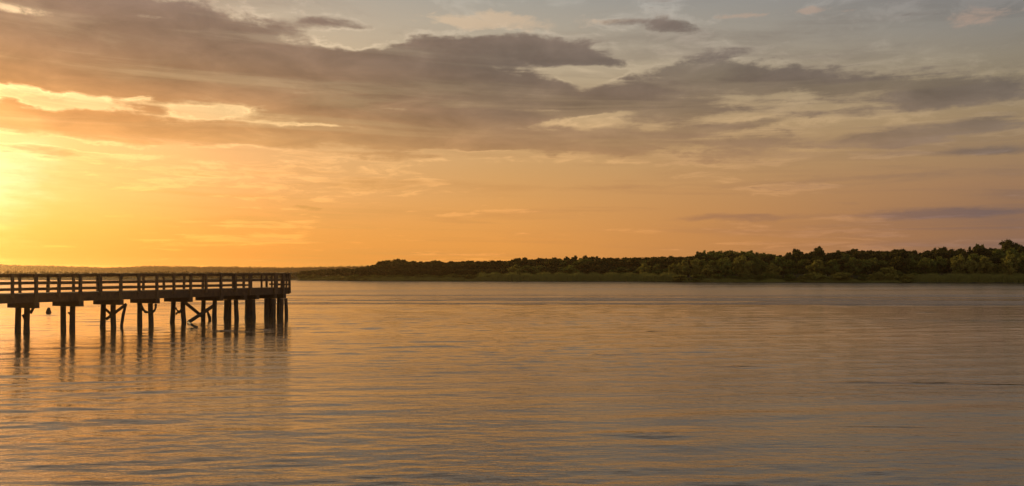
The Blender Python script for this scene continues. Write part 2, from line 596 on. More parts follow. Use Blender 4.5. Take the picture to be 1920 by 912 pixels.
def water_material():
    m, n = material('river_water')
    geo = n.new('ShaderNodeNewGeometry')
    pos = geo.outputs['Position']
    p1 = n.v('MULTIPLY', pos, (0.55, 1.5, 1.0))
    p2 = n.v('MULTIPLY', pos, (0.10, 0.34, 1.0))
    p3 = n.v('MULTIPLY', pos, (0.010, 0.045, 1.0))
    fine = n.noise(p1, 2.6, 4.0, 0.55, 0.2)
    mid = n.noise(p2, 1.6, 3.0, 0.5, 0.3)
    gust = n.smooth(n.noise(p3, 1.0, 4.0, 0.55, 0.4), 0.42, 0.66)
    b = n.new('ShaderNodeBsdfPrincipled')
    b.inputs['Base Color'].default_value = (0.078, 0.050, 0.024, 1)
    b.inputs['IOR'].default_value = 2.0
    sp = n.new('ShaderNodeSeparateXYZ')
    n.put(sp.inputs[0], pos)
    # the open river further out is ruffled by the breeze, with long cat's-paws drawn across it
    open_water = n.smooth(sp.outputs[1], 60.0, 150.0)
    paw_n = n.noise(n.v('MULTIPLY', pos, (0.012, 0.16, 1.0)), 1.0, 4.0, 0.55, 0.5)
    belt = n.m('MULTIPLY', n.smooth(sp.outputs[1], 88.0, 100.0), n.m('SUBTRACT', 1.0, n.smooth(sp.outputs[1], 118.0, 140.0)))
    paw = n.m('MULTIPLY', n.smooth(paw_n, 0.48, 0.55), belt)
    near_n = n.noise(n.v('MULTIPLY', pos, (0.07, 0.42, 1.0)), 1.0, 3.0, 0.5, 0.6)
    near_paw = n.m('MULTIPLY', n.smooth(near_n, 0.66, 0.74), n.smooth(sp.outputs[0], -4.0, 6.0))
    paw = n.m('MULTIPLY', paw, n.smooth(sp.outputs[0], -42.0, -26.0))
    rough = n.m('MULTIPLY_ADD', gust, 0.06, 0.03)
    rough = n.m('ADD', rough, n.m('MULTIPLY', open_water, 0.13))
    rough = n.m('ADD', rough, n.m('MULTIPLY', paw, 0.16))
    n.put(b.inputs['Roughness'], rough)
    h = n.m('ADD', n.m('MULTIPLY', fine, n.m('MULTIPLY_ADD', gust, 0.022, 0.011)), n.m('MULTIPLY', mid, 0.03))
    h = n.m('ADD', h, n.m('MULTIPLY', n.m('MULTIPLY', n.noise(n.v('MULTIPLY', pos, (0.8, 1.0, 1.0)), 1.0, 3.0, 0.6), paw), 1.7))
    h = n.m('ADD', h, n.m('MULTIPLY', n.noise(n.v('MULTIPLY', pos, (2.4, 6.0, 1.0)), 1.3, 3.0, 0.6), 0.006))
    h = n.m('ADD', h, n.m('MULTIPLY', n.m('MULTIPLY', n.noise(n.v('MULTIPLY', pos, (1.2, 3.0, 1.0)), 1.0, 2.0, 0.5), near_paw), 0.12))
    bp = n.new('ShaderNodeBump')
    bp.inputs['Strength'].default_value = 1.0
    bp.inputs['Distance'].default_value = 1.0
    n.put(bp.inputs['Height'], h)
    n.put(b.inputs['Normal'], bp.outputs[0])
    return finish(m, n, b.outputs[0])


M_WATER = water_material()

# ================================================================== the river
def px_az(px):
    return math.degrees(math.atan2(px - 960.0, F))


_shore = [(-60, 300), (-48, 345)]
for _px, _dy in ((-200, 16.0), (0, 16.0), (300, 16.2), (545, 16.7), (625, 17.5), (700, 18.5), (940, 19.0), (1180, 19.5), (1240, 20.0), (1330, 21.0), (1600, 21.8), (1920, 23.0), (2200, 24.5)):
    _Y = CAM_H * F / _dy
    _shore.append((px_az(_px), math.hypot(_Y, (_px - 960.0) / F * _Y)))
_shore += [(50, 215), (70, 120), (100, 60), (140, 16), (180, 9)]
_shore = [(-180, 9), (-140, 16), (-100, 90)] + _shore
_SA = np.array([a for a, _ in _shore])
_SR = np.array([r for _, r in _shore])


def shore_r(az):
    return np.interp(az, _SA, _SR)


_HA = np.array([px_az(x) for x in (0, 500, 700, 800, 960, 1250, 1320, 1500, 1750, 1920)])
_HV = np.array([2.0, 2.0, 2.2, 3.4, 3.8, 4.0, 4.6, 4.4, 5.2, 5.6])


def land_h(r, az):
    d = r - shore_r(az) + 0.9 * np.sin(az * 3.1) * np.clip((r - shore_r(az)) / 6.0, 0, 1)
    H = np.interp(az, _HA, _HV)
    z = np.where(d < 0, np.maximum(-2.5, d * 0.22), 0.0)
    z = z + 0.45 * np.clip(d / 2.5, 0, 1) + 0.55 * np.clip((d - 2.5) / 14.0, 0, 1)
    t = np.clip((d - 12.0) / 40.0, 0, 1)
    return z + (H - 1.0) * t * t * (3 - 2 * t)


def waves(X, Y, r):
    """height of the river surface: a spread of short wind waves"""
    rng = np.random.RandomState(5)
    z = np.zeros_like(X)
    space = r * 0.003 + 0.002
    tot = 0
    # slow patches where the breeze roughens the water
    patch = 0.80 + 0.55 * np.sin(X * 0.11 + 1.3 * np.sin(Y * 0.05)) * np.sin(Y * 0.21 + 0.7 * np.sin(X * 0.07)) + 0.2 * np.sin(X * 0.031 + Y * 0.13)
    for k in range(64):
        lam = 0.28 * (4.6 / 0.28) ** rng.uniform()
        th = R(90 + rng.normal(0, 22 if lam < 1.5 else 15) + (5 if lam > 1.5 else 0))
        slope = rng.uniform(0.6, 1.3) * (0.0122 if lam < 1.3 else (0.0062 if lam < 3.0 else 0.0030))
        kk = 2 * math.pi / lam
        amp = slope / kk
        keep = np.clip((lam / space - 3.0) / 4.0, 0, 1)
        ph = rng.uniform(0, 6.283)
        wob = 0.6 * np.sin(X * 0.23 + ph) + 0.5 * np.sin(Y * 0.17 + 2 * ph)
        z += amp * keep * np.sin(kk * (math.cos(th) * X + math.sin(th) * Y) + ph + wob) * (patch if lam < 1.5 else 1.0)
    # calmer towards the right, livelier under the pier
    return z * (0.62 + 0.58 / (1 + np.exp((X + 3.0) / 6.0 - (Y - 20.0) / 12.0)))


def build_water():
    a = np.concatenate([np.linspace(-180, -44, 60)[:-1], np.linspace(-44, 44, 900), np.linspace(44, 180, 60)[1:]])
    r = np.concatenate([np.linspace(0.5, 6.5, 8)[:-1], 6.5 * np.exp(np.arange(0, math.log(420 / 6.5), 0.003))])
    A, Rr = np.meshgrid(np.radians(a), r)
    X, Y = np.sin(A) * Rr, np.cos(A) * Rr
    Z = waves(X, Y, Rr)
    Z *= np.clip((46 - np.abs(np.degrees(A))) / 3.0, 0, 1)
    V = np.stack([X, Y, Z], -1).reshape(-1, 3)
    me = grid_mesh('water', V, len(r), len(a), M_WATER)
    tag(link('water', me), kind='structure')


build_water()


def build_land():
    a = np.concatenate([np.linspace(-180, -48, 67)[:-1], np.linspace(-48, 48, 385), np.linspace(48, 180, 67)[1:]])
    d = np.array([-1e3, -12, -6, -3, -1.2, 0, 0.8, 1.6, 2.6, 4, 6, 9, 13, 18, 24, 30, 36, 42, 48, 54, 62, 75, 100, 150, 260, 500, 900, 1300])
    A, D = np.meshgrid(a, d)
    rs = shore_r(A)
    Rr = np.where(D < 0, np.maximum(rs + D * np.minimum(1, rs / 30.0), 0.3), rs + D)
    Z = land_h(Rr, A)
    rng = np.random.RandomState(3)
    Z += np.where(D > 1, rng.uniform(-0.12, 0.12, Z.shape), 0)
    X, Y = np.sin(np.radians(A)) * Rr, np.cos(np.radians(A)) * Rr
    me = grid_mesh('ground', np.stack([X, Y, Z], -1).reshape(-1, 3), len(d), len(a), M_LAND)
    tag(link('ground', me), kind='structure')


build_land()

# ================================================================== the pier
PIER0 = Vector((-27.76, 50.4, 0))
PD = Vector((0.4458, 0.8951, 0))        # along the pier, away from the bank
PN = Vector((0.8951, -0.4458, 0))       # across, towards the camera side
UP = Vector((0, 0, 1))
Z_DECK, Z_FASCIA, Z_CAP, Z_RAIL = 2.25, 1.74, 1.42, 3.36
BAY = 2.815


def P(s, t, z):
    return PIER0 + PD * s + PN * t + UP * z


def W(px, py, Y):
    return Vector(((px - 960.0) / F * Y, Y, CAM_H - (py - HZ) / F * Y))


def build_pier():
    rng = random.Random(11)
    S0, S1 = -33.8, 21.3
    root = empty('pier', P(S1, 0, 0), 'weathered timber fishing pier on paired piles running out from the left over the river', 'pier')
    inv = Matrix.Translation(-root.location)

    def part(mb, name, mat, parent=None, smooth=False):
        mb.v = [inv @ p for p in mb.v]
        return mb.build(name, mat, parent or root, smooth)

    HW = 1.02        # half width of the deck
    # deck boards with gaps, ends a little uneven
    mb = MB()
    s = S0
    while s < S1 - 0.1:
        wd = 0.14
        t0, t1 = -HW - rng.uniform(0.02, 0.06), HW + rng.uniform(0.02, 0.06)
        z = Z_DECK - 0.022 + rng.uniform(-0.004, 0.004)
        mb.box(P(s + wd / 2, (t0 + t1) / 2, z), PD * wd / 2, PN * (t1 - t0) / 2, UP * 0.022)
        s += wd + 0.012
    part(mb, 'deck', M_TIMBER)
    # stringers, one length per bay, slightly out of line
    for t in (HW, -HW, 0.0):
        s = S0
        while s < S1 - 0.2:
            e = min(s + BAY * 2, S1)
            mb = MB()
            j = rng.uniform(-0.012, 0.012)
            mb.beam(P(s + 0.004, t + j, (Z_DECK - 0.05 + Z_FASCIA) / 2), P(e - 0.004, t + j, (Z_DECK - 0.05 + Z_FASCIA) / 2), 0.12, Z_DECK - 0.05 - Z_FASCIA)
            part(mb, 'stringer', M_TIMBER)
            s = e
    mb = MB()
    mb.beam(P(S1 + 0.05, -HW - 0.06, 2.0), P(S1 + 0.05, HW + 0.06, 2.0), 0.09, 0.40)
    part(mb, 'end_beam', M_TIMBER)

    def pile(s, t, r, lean=(0, 0), top=Z_CAP - 0.01, foot=0.0):
        mb = MB()
        pts, rad = [], []
        bx, by = rng.uniform(-0.05, 0.05), rng.uniform(-0.03, 0.03)
        for k in range(9):
            f = k / 8
            z = -2.4 + (top + 2.4) * f
            g = (top - z) / top
            pts.append(P(s + lean[1] * g, t + lean[0] * g, z) + PN * bx * math.sin(f * 5.0) + PD * by * math.sin(f * 4.0))
            rad.append(r * (1.0 + 0.10 * math.exp(-((z - 0.15) / 0.35) ** 2) + rng.uniform(-0.03, 0.03)))
        mb.tube(pts, rad, 14, rng, 0.04)
        return part(mb, 'pile', M_PILE, smooth=True)

    def cap(s, w0, w1, z0=Z_CAP, z1=Z_FASCIA - 0.004):
        mb = MB()
        mb.beam(P(s, w0, (z0 + z1) / 2), P(s, w1, (z0 + z1) / 2), 0.30, z1 - z0)
        part(mb, 'pile_cap', M_TIMBER)

    # bents of two piles under a cap; the first six are those in view
    for i in range(-12, 6):
        s = i * BAY
        gap = {0: 0.77, 1: 0.80, 2: 0.96, 3: 0.97, 4: 1.0, 5: 1.05}.get(i, rng.uniform(0.75, 1.0))
        off = rng.uniform(-0.06, 0.06)
        cap(s, -1.2 + off * 0.5, 1.2 + off * 0.5)
        pile(s, -gap / 2 + off, 0.155, (-rng.uniform(0.0, 0.10), rng.uniform(-.05, .05)))
        pile(s, gap / 2 + off, 0.155, (rng.uniform(-0.02, 0.10), rng.uniform(-.05, .05)))

    # the closer-set piles that carry the pier head (photo column -> place under the deck)
    def pile_px(px, s, r, lean=(0, 0)):
        # t such that the pile shows at column px
        k = (px - 960.0) / F
        b = PIER0 + PD * s
        t = (k * b.y - b.x) / (PN.x - k * PN.y)
        pile(s, t, r, lean)

    for px, s, r in ((424, 16.3, 0.17), (429.5, 16.6, 0.16), (443.5, 16.3, 0.155), (463, 17.6, 0.16), (468, 18.2, 0.17), (475, 17.6, 0.18)):
        pile_px(px, s, r)
    for px, s, r in ((499.5, 19.6, 0.17), (506, 20.6, 0.17), (512.5, 19.6, 0.17), (522.5, 20.9, 0.15), (527, 20.3, 0.16)):
        pile_px(px, s, r)
    pile_px(534.6, 20.7, 0.13, (0.13, 0.02))
    cap(16.45, -1.2, 1.15)
    cap(17.75, -1.15, 1.12)
    cap(19.7, -1.1, 1.1)
    cap(20.75, -1.05, 1.08)

    # railings
    def rails(t, s0, s1, z, hgt, wid, name):
        mb = MB()
        mb.beam(P(s0, t, z), P(s1, t, z + rng.uniform(-0.022, 0.012)), wid, hgt)
        part(mb, name, M_RAIL)

    def post(s, t, z0, wid=0.13, dep=0.13):
        mb = MB()
        l = rng.uniform(-0.028, 0.028)
        wid *= rng.uniform(0.85, 1.15)
        mb.box(P(s, t, (z0 + Z_RAIL - 0.05) / 2) + PD * l, PD * wid / 2, PN * dep / 2, UP * (Z_RAIL - 0.05 - z0) / 2 + PD * l)
        part(mb, 'post', M_RAIL)

    near_t, far_t = HW + 0.135, -HW - 0.135
    gate0, gate1 = 16.85, 19.55      # the bay of the pier head with one middle rail only
    lengths = []
    s = S0
    while s < gate0 - 0.1:
        e = min(s + BAY, gate0)
        lengths.append((s, e))
        s = e
    far_gate = 18.7
    far_lengths = [q for q in lengths if q[1] < far_gate] + [(gate0, far_gate), (far_gate, S1 + 0.02)]
    lengths += [(gate0, gate1), (gate1, S1 + 0.02)]
    for sgn, t, spans in ((1, near_t, lengths), (-1, far_t, far_lengths)):
        for (a, b) in spans:
            ti = t - sgn * 0.085
            rails(t - sgn * 0.06, a + 0.003, b - 0.003, Z_RAIL - 0.025, 0.05, 0.26, 'cap_rail')
            rails(ti, a + 0.003, b - 0.003, Z_RAIL - 0.125, 0.13, 0.04, 'top_rail')
            rails(ti, a + 0.003, b - 0.003, Z_DECK + 0.58, 0.15, 0.04, 'middle_rail')
            if (a, b) != ((gate0, gate1) if sgn > 0 else (far_gate, S1 + 0.02)):
                rails(ti, a + 0.003, b - 0.003, Z_DECK + 0.235, 0.13, 0.04, 'lower_rail')
    # posts: every other one runs down over the stringer
    k = 0
    s = gate0
    while s > S0:
        post(s, near_t, Z_FASCIA + (0.0 if k % 2 == 0 else 0.30), 0.15)
        k += 1
        s -= BAY / 2
    s = gate0 - 0.55
    while s > S0:
        post(s, far_t, Z_FASCIA + 0.2, 0.13)
        s -= BAY * 0.62
    post(gate0 + 0.16, near_t, Z_FASCIA + 0.2, 0.10)
    post(18.1, near_t, Z_DECK - 0.04, 0.09)
    for s in (gate1, gate1 + 0.18, 20.5, S1 - 0.08):
        post(s, near_t, Z_FASCIA + 0.05, 0.16)
    for s in (17.6, far_gate, S1 - 0.08):
        post(s, far_t, Z_FASCIA + 0.1, 0.14)
    # end railing across the pier head
    for z, h_, nm in ((Z_RAIL - 0.125, 0.13, 'top_rail'), (Z_DECK + 0.58, 0.14, 'middle_rail'), (Z_DECK + 0.235, 0.13, 'lower_rail'), (Z_RAIL - 0.022, 0.045, 'cap_rail')):
        mb = MB()
        mb.beam(P(S1 - 0.03, far_t + 0.22, z), P(S1 - 0.03, near_t - 0.22, z), 0.04 if nm != 'cap_rail' else 0.2, h_)
        part(mb, nm, M_RAIL)
    for t in (-0.75, -0.25, 0.2, 0.7):
        post(S1 + 0.06, t, Z_DECK - 0.3, 0.10, 0.12)

    # bracing left between the piles, some of it broken away
    def brace(a, b, wd=0.06, h_=0.2, name='brace'):
        mb = MB()
        mb.beam(a, b, wd, h_, up=(0, 0, 1) if abs((b - a).normalized().z) < 0.95 else (1, 0, 0))
        return part(mb, name, M_PILE)

    Yb = [50.4 + 2.52 * i for i in range(8)]
    brace(W(43, 590, Yb[0] - .1), W(49, 604, Yb[0] - .1), 0.06, 0.13)
    brace(W(57, 588, Yb[0] - .2), W(63, 577, Yb[0] - .2), 0.06, 0.14)
    brace(W(128, 586, Yb[1] - .1), W(137, 594, Yb[1] - .1), 0.05, 0.1)
    brace(W(199, 599, Yb[2] - .25), W(237, 570.5, Yb[2] - .5), 0.07, 0.17)
    brace(W(198, 580, Yb[2] + .1), W(213, 594, Yb[2] + .1), 0.06, 0.15)
    brace(W(345, 566, Yb[4] - .15), W(383, 597, Yb[5] - .2), 0.07, 0.22)
    brace(W(352, 605.5, Yb[4] - .45), W(400, 574, Yb[5] - .25), 0.08, 0.24)
    # loose pile end hanging from the long brace
    mb = MB()
    mb.tube([W(236, 570, Yb[2] - .45), W(231, 590, Yb[2] - .4), W(228, 610, Yb[2] - .35), W(228.5, 631, Yb[2] - .3), W(229.5, 650, Yb[2] - .3)], [0.075, 0.10, 0.095, 0.10, 0.09], 10, rng, 0.08)
    part(mb, 'broken_pile', M_PILE, smooth=True)
    mb = MB()
    mb.tube([W(389, 584, Yb[5] + .3), W(393, 596, Yb[5] + .3), W(394.5, 609, Yb[5] + .3)], [0.07, 0.12, 0.10], 10, rng, 0.08)
    part(mb, 'broken_pile', M_PILE, smooth=True)


build_pier()


def lump(name, pts, rad, mat, label, cat, rough=0.1, n=12, seed=1, bend=None):
    rng = random.Random(seed)
    mb = MB()
    base = Vector(pts[0])
    base.z = 0
    mb.tube([Vector(p) - base for p in pts], rad, n, rng, rough)
    o = mb.build(name, mat, smooth=True)
    o.location = base
    tag(o, label, cat)
    return o


# broken pile stub leaning out of the water between the fifth and sixth pairs
lump('pile_stub', [W(370.5, 640, 55.0), W(369, 623, 55.0), W(366.5, 612.5, 55.0)], [0.16, 0.15, 0.14], M_PILE,
     'short broken pile stub standing in the water below the crossed braces', 'pile stub', 0.10, seed=4)
lump('timber', [W(366, 613.5, 55.0), W(360, 609.5, 55.4), W(353, 604.5, 55.9)], [0.07, 0.08, 0.07], M_PILE,
     'loose timber lying from the foot of the crossed braces to the broken stub', 'timber', 0.10, 8, seed=6)
# dark snag out in the river, seen under the deck between the first two pairs
_Y = 75.0
lump('snag', [W(91, 590, _Y), W(90.8, 584, _Y), W(91.2, 580.5, _Y), W(92, 577.6, _Y), W(92.2, 576.9, _Y)], [0.26, 0.19, 0.155, 0.12, 0.05], M_PILE,
     'small dark stump poking out of bright water under the deck, beyond the leftmost pile pairs', 'stump', 0.16, seed=9)


def hang_rope(px, py, Y, label, seed, rad):
    rng = random.Random(seed)
    pts = [W(x, y, Y + dy) for (x, y, dy) in zip(px, py, [0.05 * math.sin(k) for k in range(len(px))])]
    base = pts[0].copy()
    mb = MB()
    # smooth the polyline
    fine = []
    for i in range(len(pts) - 1):
        for k in range(4):
            t = k / 4
            p0, p1, p2, p3 = pts[max(i - 1, 0)], pts[i], pts[i + 1], pts[min(i + 2, len(pts) - 1)]
            fine.append(0.5 * ((2 * p1) + (-p0 + p2) * t + (2 * p0 - 5 * p1 + 4 * p2 - p3) * t * t + (-p0 + 3 * p1 - 3 * p2 + p3) * t ** 3))
    fine.append(pts[-1])
    mb.tube([p - base for p in fine], [rad * (1 + 0.25 * rng.uniform(-1, 1)) for _ in fine], 8, rng, 0.1)
    o = mb.build('rope', M_ROPE, smooth=True)
    o.location = base
    tag(o, label, 'rope')


hang_rope((265, 268, 272, 277, 282, 287, 290.5, 292, 292), (573, 580, 584.5, 586, 585.5, 585, 581, 576, 570), 57.6,
          'thick dark rope looped low across a pile pair, hanging free in a round curve', 5, 0.075)
hang_rope((329, 332, 335, 338, 341, 337, 333, 330), (577, 582, 584, 583, 578, 586, 586, 590), 60.2,
          'knotted dark rope tied tight between two piles left of the crossed braces', 6, 0.06)

# ================================================================== trees
def unit(v):
    return v / np.maximum(np.linalg.norm(v, axis=-1, keepdims=True), 1e-6)


def leaf_cloud(rng, lobes, n, size, aspect=1.5):
    """n small leaf faces spread through the outer volume of the lobes (cx,cy,cz,rx,rz); returns (n*4,3)"""
    L = np.array(lobes)
    wgt = (L[:, 3] ** 2 + L[:, 3] * L[:, 4])
    idx = rng.choice(len(L), n, p=wgt / wgt.sum())
    dirs = unit(rng.normal(size=(n, 3)))
    rad = rng.uniform(0.25, 1.0, n) ** 0.45 * (1 + 0.24 * rng.normal(size=n))
    loc = L[idx, :3] + dirs * rad[:, None] * np.stack([L[idx, 3], L[idx, 3], L[idx, 4]], -1)
    nrm = unit(dirs + 0.8 * rng.normal(size=(n, 3)))
    t = unit(np.cross(nrm, rng.normal(size=(n, 3))))
    b = np.cross(nrm, t)
    s = size * rng.uniform(0.45, 1.5, n)[:, None]
    V = np.stack([loc - t * s * aspect, loc - b * s * 0.8, loc + t * s * aspect, loc + b * s * 0.8], 1)
    return V.reshape(-1, 3)


def crown_lobes(rng, kind):
    """lobes of a crown in a unit tree: base z=0, top z=1, half width 0.5"""
    out = []
    if kind == 'broad':
        for _ in range(26):
            a, q = rng.uniform(0, 6.28), rng.uniform(0, 1) ** 0.6
            z = rng.uniform(0.30, 0.86)
            env = 0.42 * math.sin(math.pi * min(max((z - 0.08) / 0.98, 0.05), 0.97)) ** 0.6
            r = rng.uniform(0.065, 0.175)
            out.append((math.cos(a) * q * env, math.sin(a) * q * env, z, r, r * rng.uniform(0.62, 0.85)))
        out.append((rng.uniform(-.08, .08), rng.uniform(-.08, .08), 0.86, 0.15, 0.14))
    elif kind == 'narrow':
        for k in range(15):
            z = 0.22 + 0.70 * k / 14
            env = 0.34 * math.sin(math.pi * min(max((z - 0.02) / 1.04, 0.05), 0.96)) ** 0.7
            a, q = rng.uniform(0, 6.28), rng.uniform(0.1, 0.8)
            r = rng.uniform(0.12, 0.19) * (1.1 - 0.4 * z)
            out.append((math.cos(a) * q * env, math.sin(a) * q * env, z, r * 1.2, r * 0.8))
    elif kind == 'open':
        # flat tiers on a bare stem with sky between them
        for _ in range(13):
            a, q = rng.uniform(0, 6.28), rng.uniform(0.15, 1)
            z = rng.uniform(0.52, 0.90)
            env = 0.42 * math.sin(math.pi * min(max((z - 0.30) / 0.76, 0.08), 0.95)) ** 0.7
            r = rng.uniform(0.10, 0.15)
            out.append((math.cos(a) * q * env, math.sin(a) * q * env, z, r, r * 0.52))
        out.append((0, 0, 0.92, 0.13, 0.08))
        out.append((0.05, 0.02, 0.62, 0.16, 0.10))
    elif kind == 'bush':
        for _ in range(16):
            a, q = rng.uniform(0, 6.28), rng.uniform(0, 1) ** 0.55
            z = rng.uniform(0.08, 0.80)
            env = 0.46 * math.sqrt(max(1 - (z / 0.98) ** 2, 0.04))
            r = rng.uniform(0.12, 0.20)
            out.append((math.cos(a) * q * env, math.sin(a) * q * env, z, r, r * rng.uniform(0.8, 1.1)))
        out.append((0, 0, 0.80, 0.17, 0.20))
        out.append((0, 0, 0.30, 0.34, 0.30))
    return out


def stem_mesh(rng, lobes, kind, mat):
    mb = MB()
    pr = random.Random(int(rng.randint(1e6)))
    top = 0.62 if kind != 'open' else 0.80
    pts = [Vector((pr.uniform(-.02, .02) * k, pr.uniform(-.02, .02) * k, -0.06 + (top + 0.06) * k / 5)) for k in range(6)]
    mb.tube(pts, [0.034, 0.028, 0.025, 0.021, 0.016, 0.009], 8, pr, 0.08)
    for l in lobes[::3]:
        z0 = min(max(l[2] - 0.22, 0.16), top - 0.05)
        k = (z0 + 0.06) / (top + 0.06) * 5
        i = int(k)
        p0 = pts[i].lerp(pts[min(i + 1, 5)], k - i)
        p1 = Vector(l[:3])
        mid = p0.lerp(p1, 0.55) + Vector((0, 0, -0.03))
        mb.tube([p0, mid, p1], [0.013, 0.009, 0.004], 5)
    me = bpy.data.meshes.new('trunk')
    me.from_pydata([tuple(v) for v in mb.v], [], mb.f)
    me.materials.append(mat)
    me.update()
    return me


PROTO = {}


def make_proto(key, kind, seed, mat, n, size):
    rng = np.random.RandomState(seed)
    lobes = crown_lobes(rng, kind)
    cm = quads_mesh('crown', leaf_cloud(rng, lobes, n, size), mat)
    tm = stem_mesh(rng, lobes, kind, M_BARK) if kind != 'bush' else None
    PROTO[key] = (cm, tm)


for i in range(3):
    make_proto('broad_dark_%d' % i, 'broad', 100 + i, M_LEAF_DARK, 2000, 0.040)
    make_proto('broad_mid_%d' % i, 'broad', 120 + i, M_LEAF_MID, 2000, 0.040)
    make_proto('broad_olive_%d' % i, 'broad', 140 + i, M_LEAF_OLIVE, 2000, 0.040)
    make_proto('bush_olive_%d' % i, 'bush', 160 + i, M_LEAF_OLIVE, 2100, 0.040)
    make_proto('bush_mid_%d' % i, 'bush', 180 + i, M_LEAF_MID, 2100, 0.040)
for i in range(2):
    make_proto('narrow_dark_%d' % i, 'narrow', 200 + i, M_LEAF_DARK, 2200, 0.028)
    make_proto('narrow_olive_%d' % i, 'narrow', 210 + i, M_LEAF_OLIVE, 2200, 0.028)
    make_proto('open_dark_%d' % i, 'open', 220 + i, M_LEAF_DARK, 1500, 0.026)

TR = random.Random(77)


def plant(px, top, back, wpx, key, name, label, cat, group=None, foot=None):
    """a tree whose top shows at row `top` when it stands `back` metres behind the water's edge in direction px"""
    az = px_az(px)
    r = float(shore_r(az)) + back
    X, Y = math.sin(R(az)) * r, math.cos(R(az)) * r
    z0 = float(land_h(np.array([r]), np.array([az]))[0]) - 0.05
    zt = CAM_H + (HZ - top) / F * Y
    h = max(zt - z0, 1.0)
    wd = wpx / F * Y / 0.9
    cm, tm = PROTO[key]
    rot = TR.uniform(0, 6.28)
    if tm is None:
        o = link(name, cm)
        tag(o, label, cat, group)
        o.location = (X, Y, z0 - 0.1)
        o.rotation_euler = (0, 0, rot)
        o.scale = (wd, wd, h)
        return o
    root = empty(name, (X, Y, z0), label, cat, group)
    root.rotation_euler = (0, 0, rot)
    root.scale = (wd, wd, h)
    link('crown', cm, root)
    link('trunk', tm, root)
    return root


SKYLINE = [(690, 498), (705, 497), (717, 490), (729, 488), (745, 486), (757, 487), (768, 491), (776, 490), (790, 490.5), (803, 491), (818, 489), (833, 492),
           (848, 490), (858, 491), (868, 490), (882, 489), (895, 490), (908, 490), (923, 488.5), (938, 489), (952, 490), (963, 486), (974, 484), (985, 483), (998, 486.5),
           (1010, 484), (1023, 485), (1040, 483), (1050, 485), (1062, 481), (1078, 479.5), (1088, 484), (1099, 479.5), (1109, 482), (1120, 481), (1131, 484), (1142, 483.5), (1158, 484),
           (1175, 483.5), (1195, 483), (1212, 482.5), (1228, 482), (1244, 481.5), (1260, 480.5), (1276, 482), (1290, 481.5), (1308, 472), (1322, 470), (1335, 471), (1350, 471), (1367, 470),
           (1380, 472), (1392, 471), (1405, 470.5), (1418, 474), (1431, 475), (1445, 476), (1460, 479), (1475, 474), (1490, 467), (1503, 473), (1515, 475), (1536, 462),
           (1553, 475), (1570, 470), (1585, 472.5), (1603, 467), (1618, 470), (1634, 470.5), (1650, 471), (1663, 471), (1676, 469), (1692, 467.5), (1704, 472), (1714, 470), (1726, 474),
           (1740, 470), (1753, 464.5), (1769, 464), (1785, 467), (1800, 466.5), (1818, 463), (1832, 458), (1842, 458.5), (1855, 466), (1868, 467), (1890, 449.5), (1915, 460), (1940, 458), (1965, 462), (1990, 459)]
_SX = [a for a, _ in SKYLINE]
_SY = [b for _, b in SKYLINE]

HEROES = {
    745: ('broad_dark_0', 'hazy dark tree topping the first rise of the far wood beyond the pier head', 26),
    985: ('broad_dark_1', 'dark rounded tree topping the hump left of the two dome-topped trees', 24),
    1078: ('broad_dark_2', 'left one of two neat dome-topped trees standing above the level middle woodland', 15),
    1099: ('broad_dark_0', 'right one of two neat dome-topped trees standing above the level middle woodland', 16),
    1062: ('broad_dark_1', 'smaller knob-topped tree immediately left of the two dome-topped trees', 14),
    1120: ('broad_dark_2', 'smaller flat knob-topped tree immediately right of the two dome-topped trees', 15),
    1308: ('narrow_dark_0', 'ragged pointed tree at the left shoulder of the tall olive grove', 16),
    1322: ('broad_mid_1', 'taller green tree with notched crown, right of the ragged one on the grove', 18),
    1475: ('narrow_dark_1', 'small dark tree tucked against the left side of a bigger round skyline tree', 12),
    1490: ('broad_dark_0', 'dark round-headed tree standing over the dip right of the olive grove', 22),
    1536: ('open_dark_0', 'tall dark flat-topped tree with sky showing through, alone above mid-bank skyline', 24),
    1570: ('broad_dark_2', 'dark bumpy tree just right of the lone flat-topped tree', 22),
    1603: ('broad_dark_1', 'wide dark tree forming the long low crest right of the lone flat-topped tree', 36),
    1753: ('open_dark_1', 'small ragged dark tree at the start of the highest stretch of skyline', 14),
    1769: ('broad_dark_0', 'broad dark crown next to the small ragged tree on the high skyline', 26),
    1818: ('narrow_dark_0', 'thin dark tree just left of the twin-headed tree', 11),
    1832: ('broad_mid_0', 'left crown of the close twin trees with rounded heads on the high skyline', 16),
    1842: ('broad_mid_2', 'right crown of the close twin trees with rounded heads on the high skyline', 15),
    1890: ('open_dark_1', 'tallest tree of the whole bank, dark with flat spreading tiers and gaps', 34),
    1915: ('broad_dark_2', 'dark heavy tree right of the tallest tree, cut by the picture edge', 26),
}
MASS = [
    (1e9 if False else 950, 'distant dark skyline tree in the hazy wood between the pier head and the first hump', 'trees of the far wood skyline'),
    (1302, 'small dark tree in the even skyline of the middle woodland', 'trees of the middle woodland skyline'),
    (1466, 'green tree along the level top of the tall olive grove', 'trees on top of the olive grove'),
    (1e9, 'dark tree in the uneven skyline behind the grassy bank', 'trees of the near bank skyline'),
]


def seg(px):
    for lim, lab, grp in MASS:
        if px < lim:
            return lab, grp


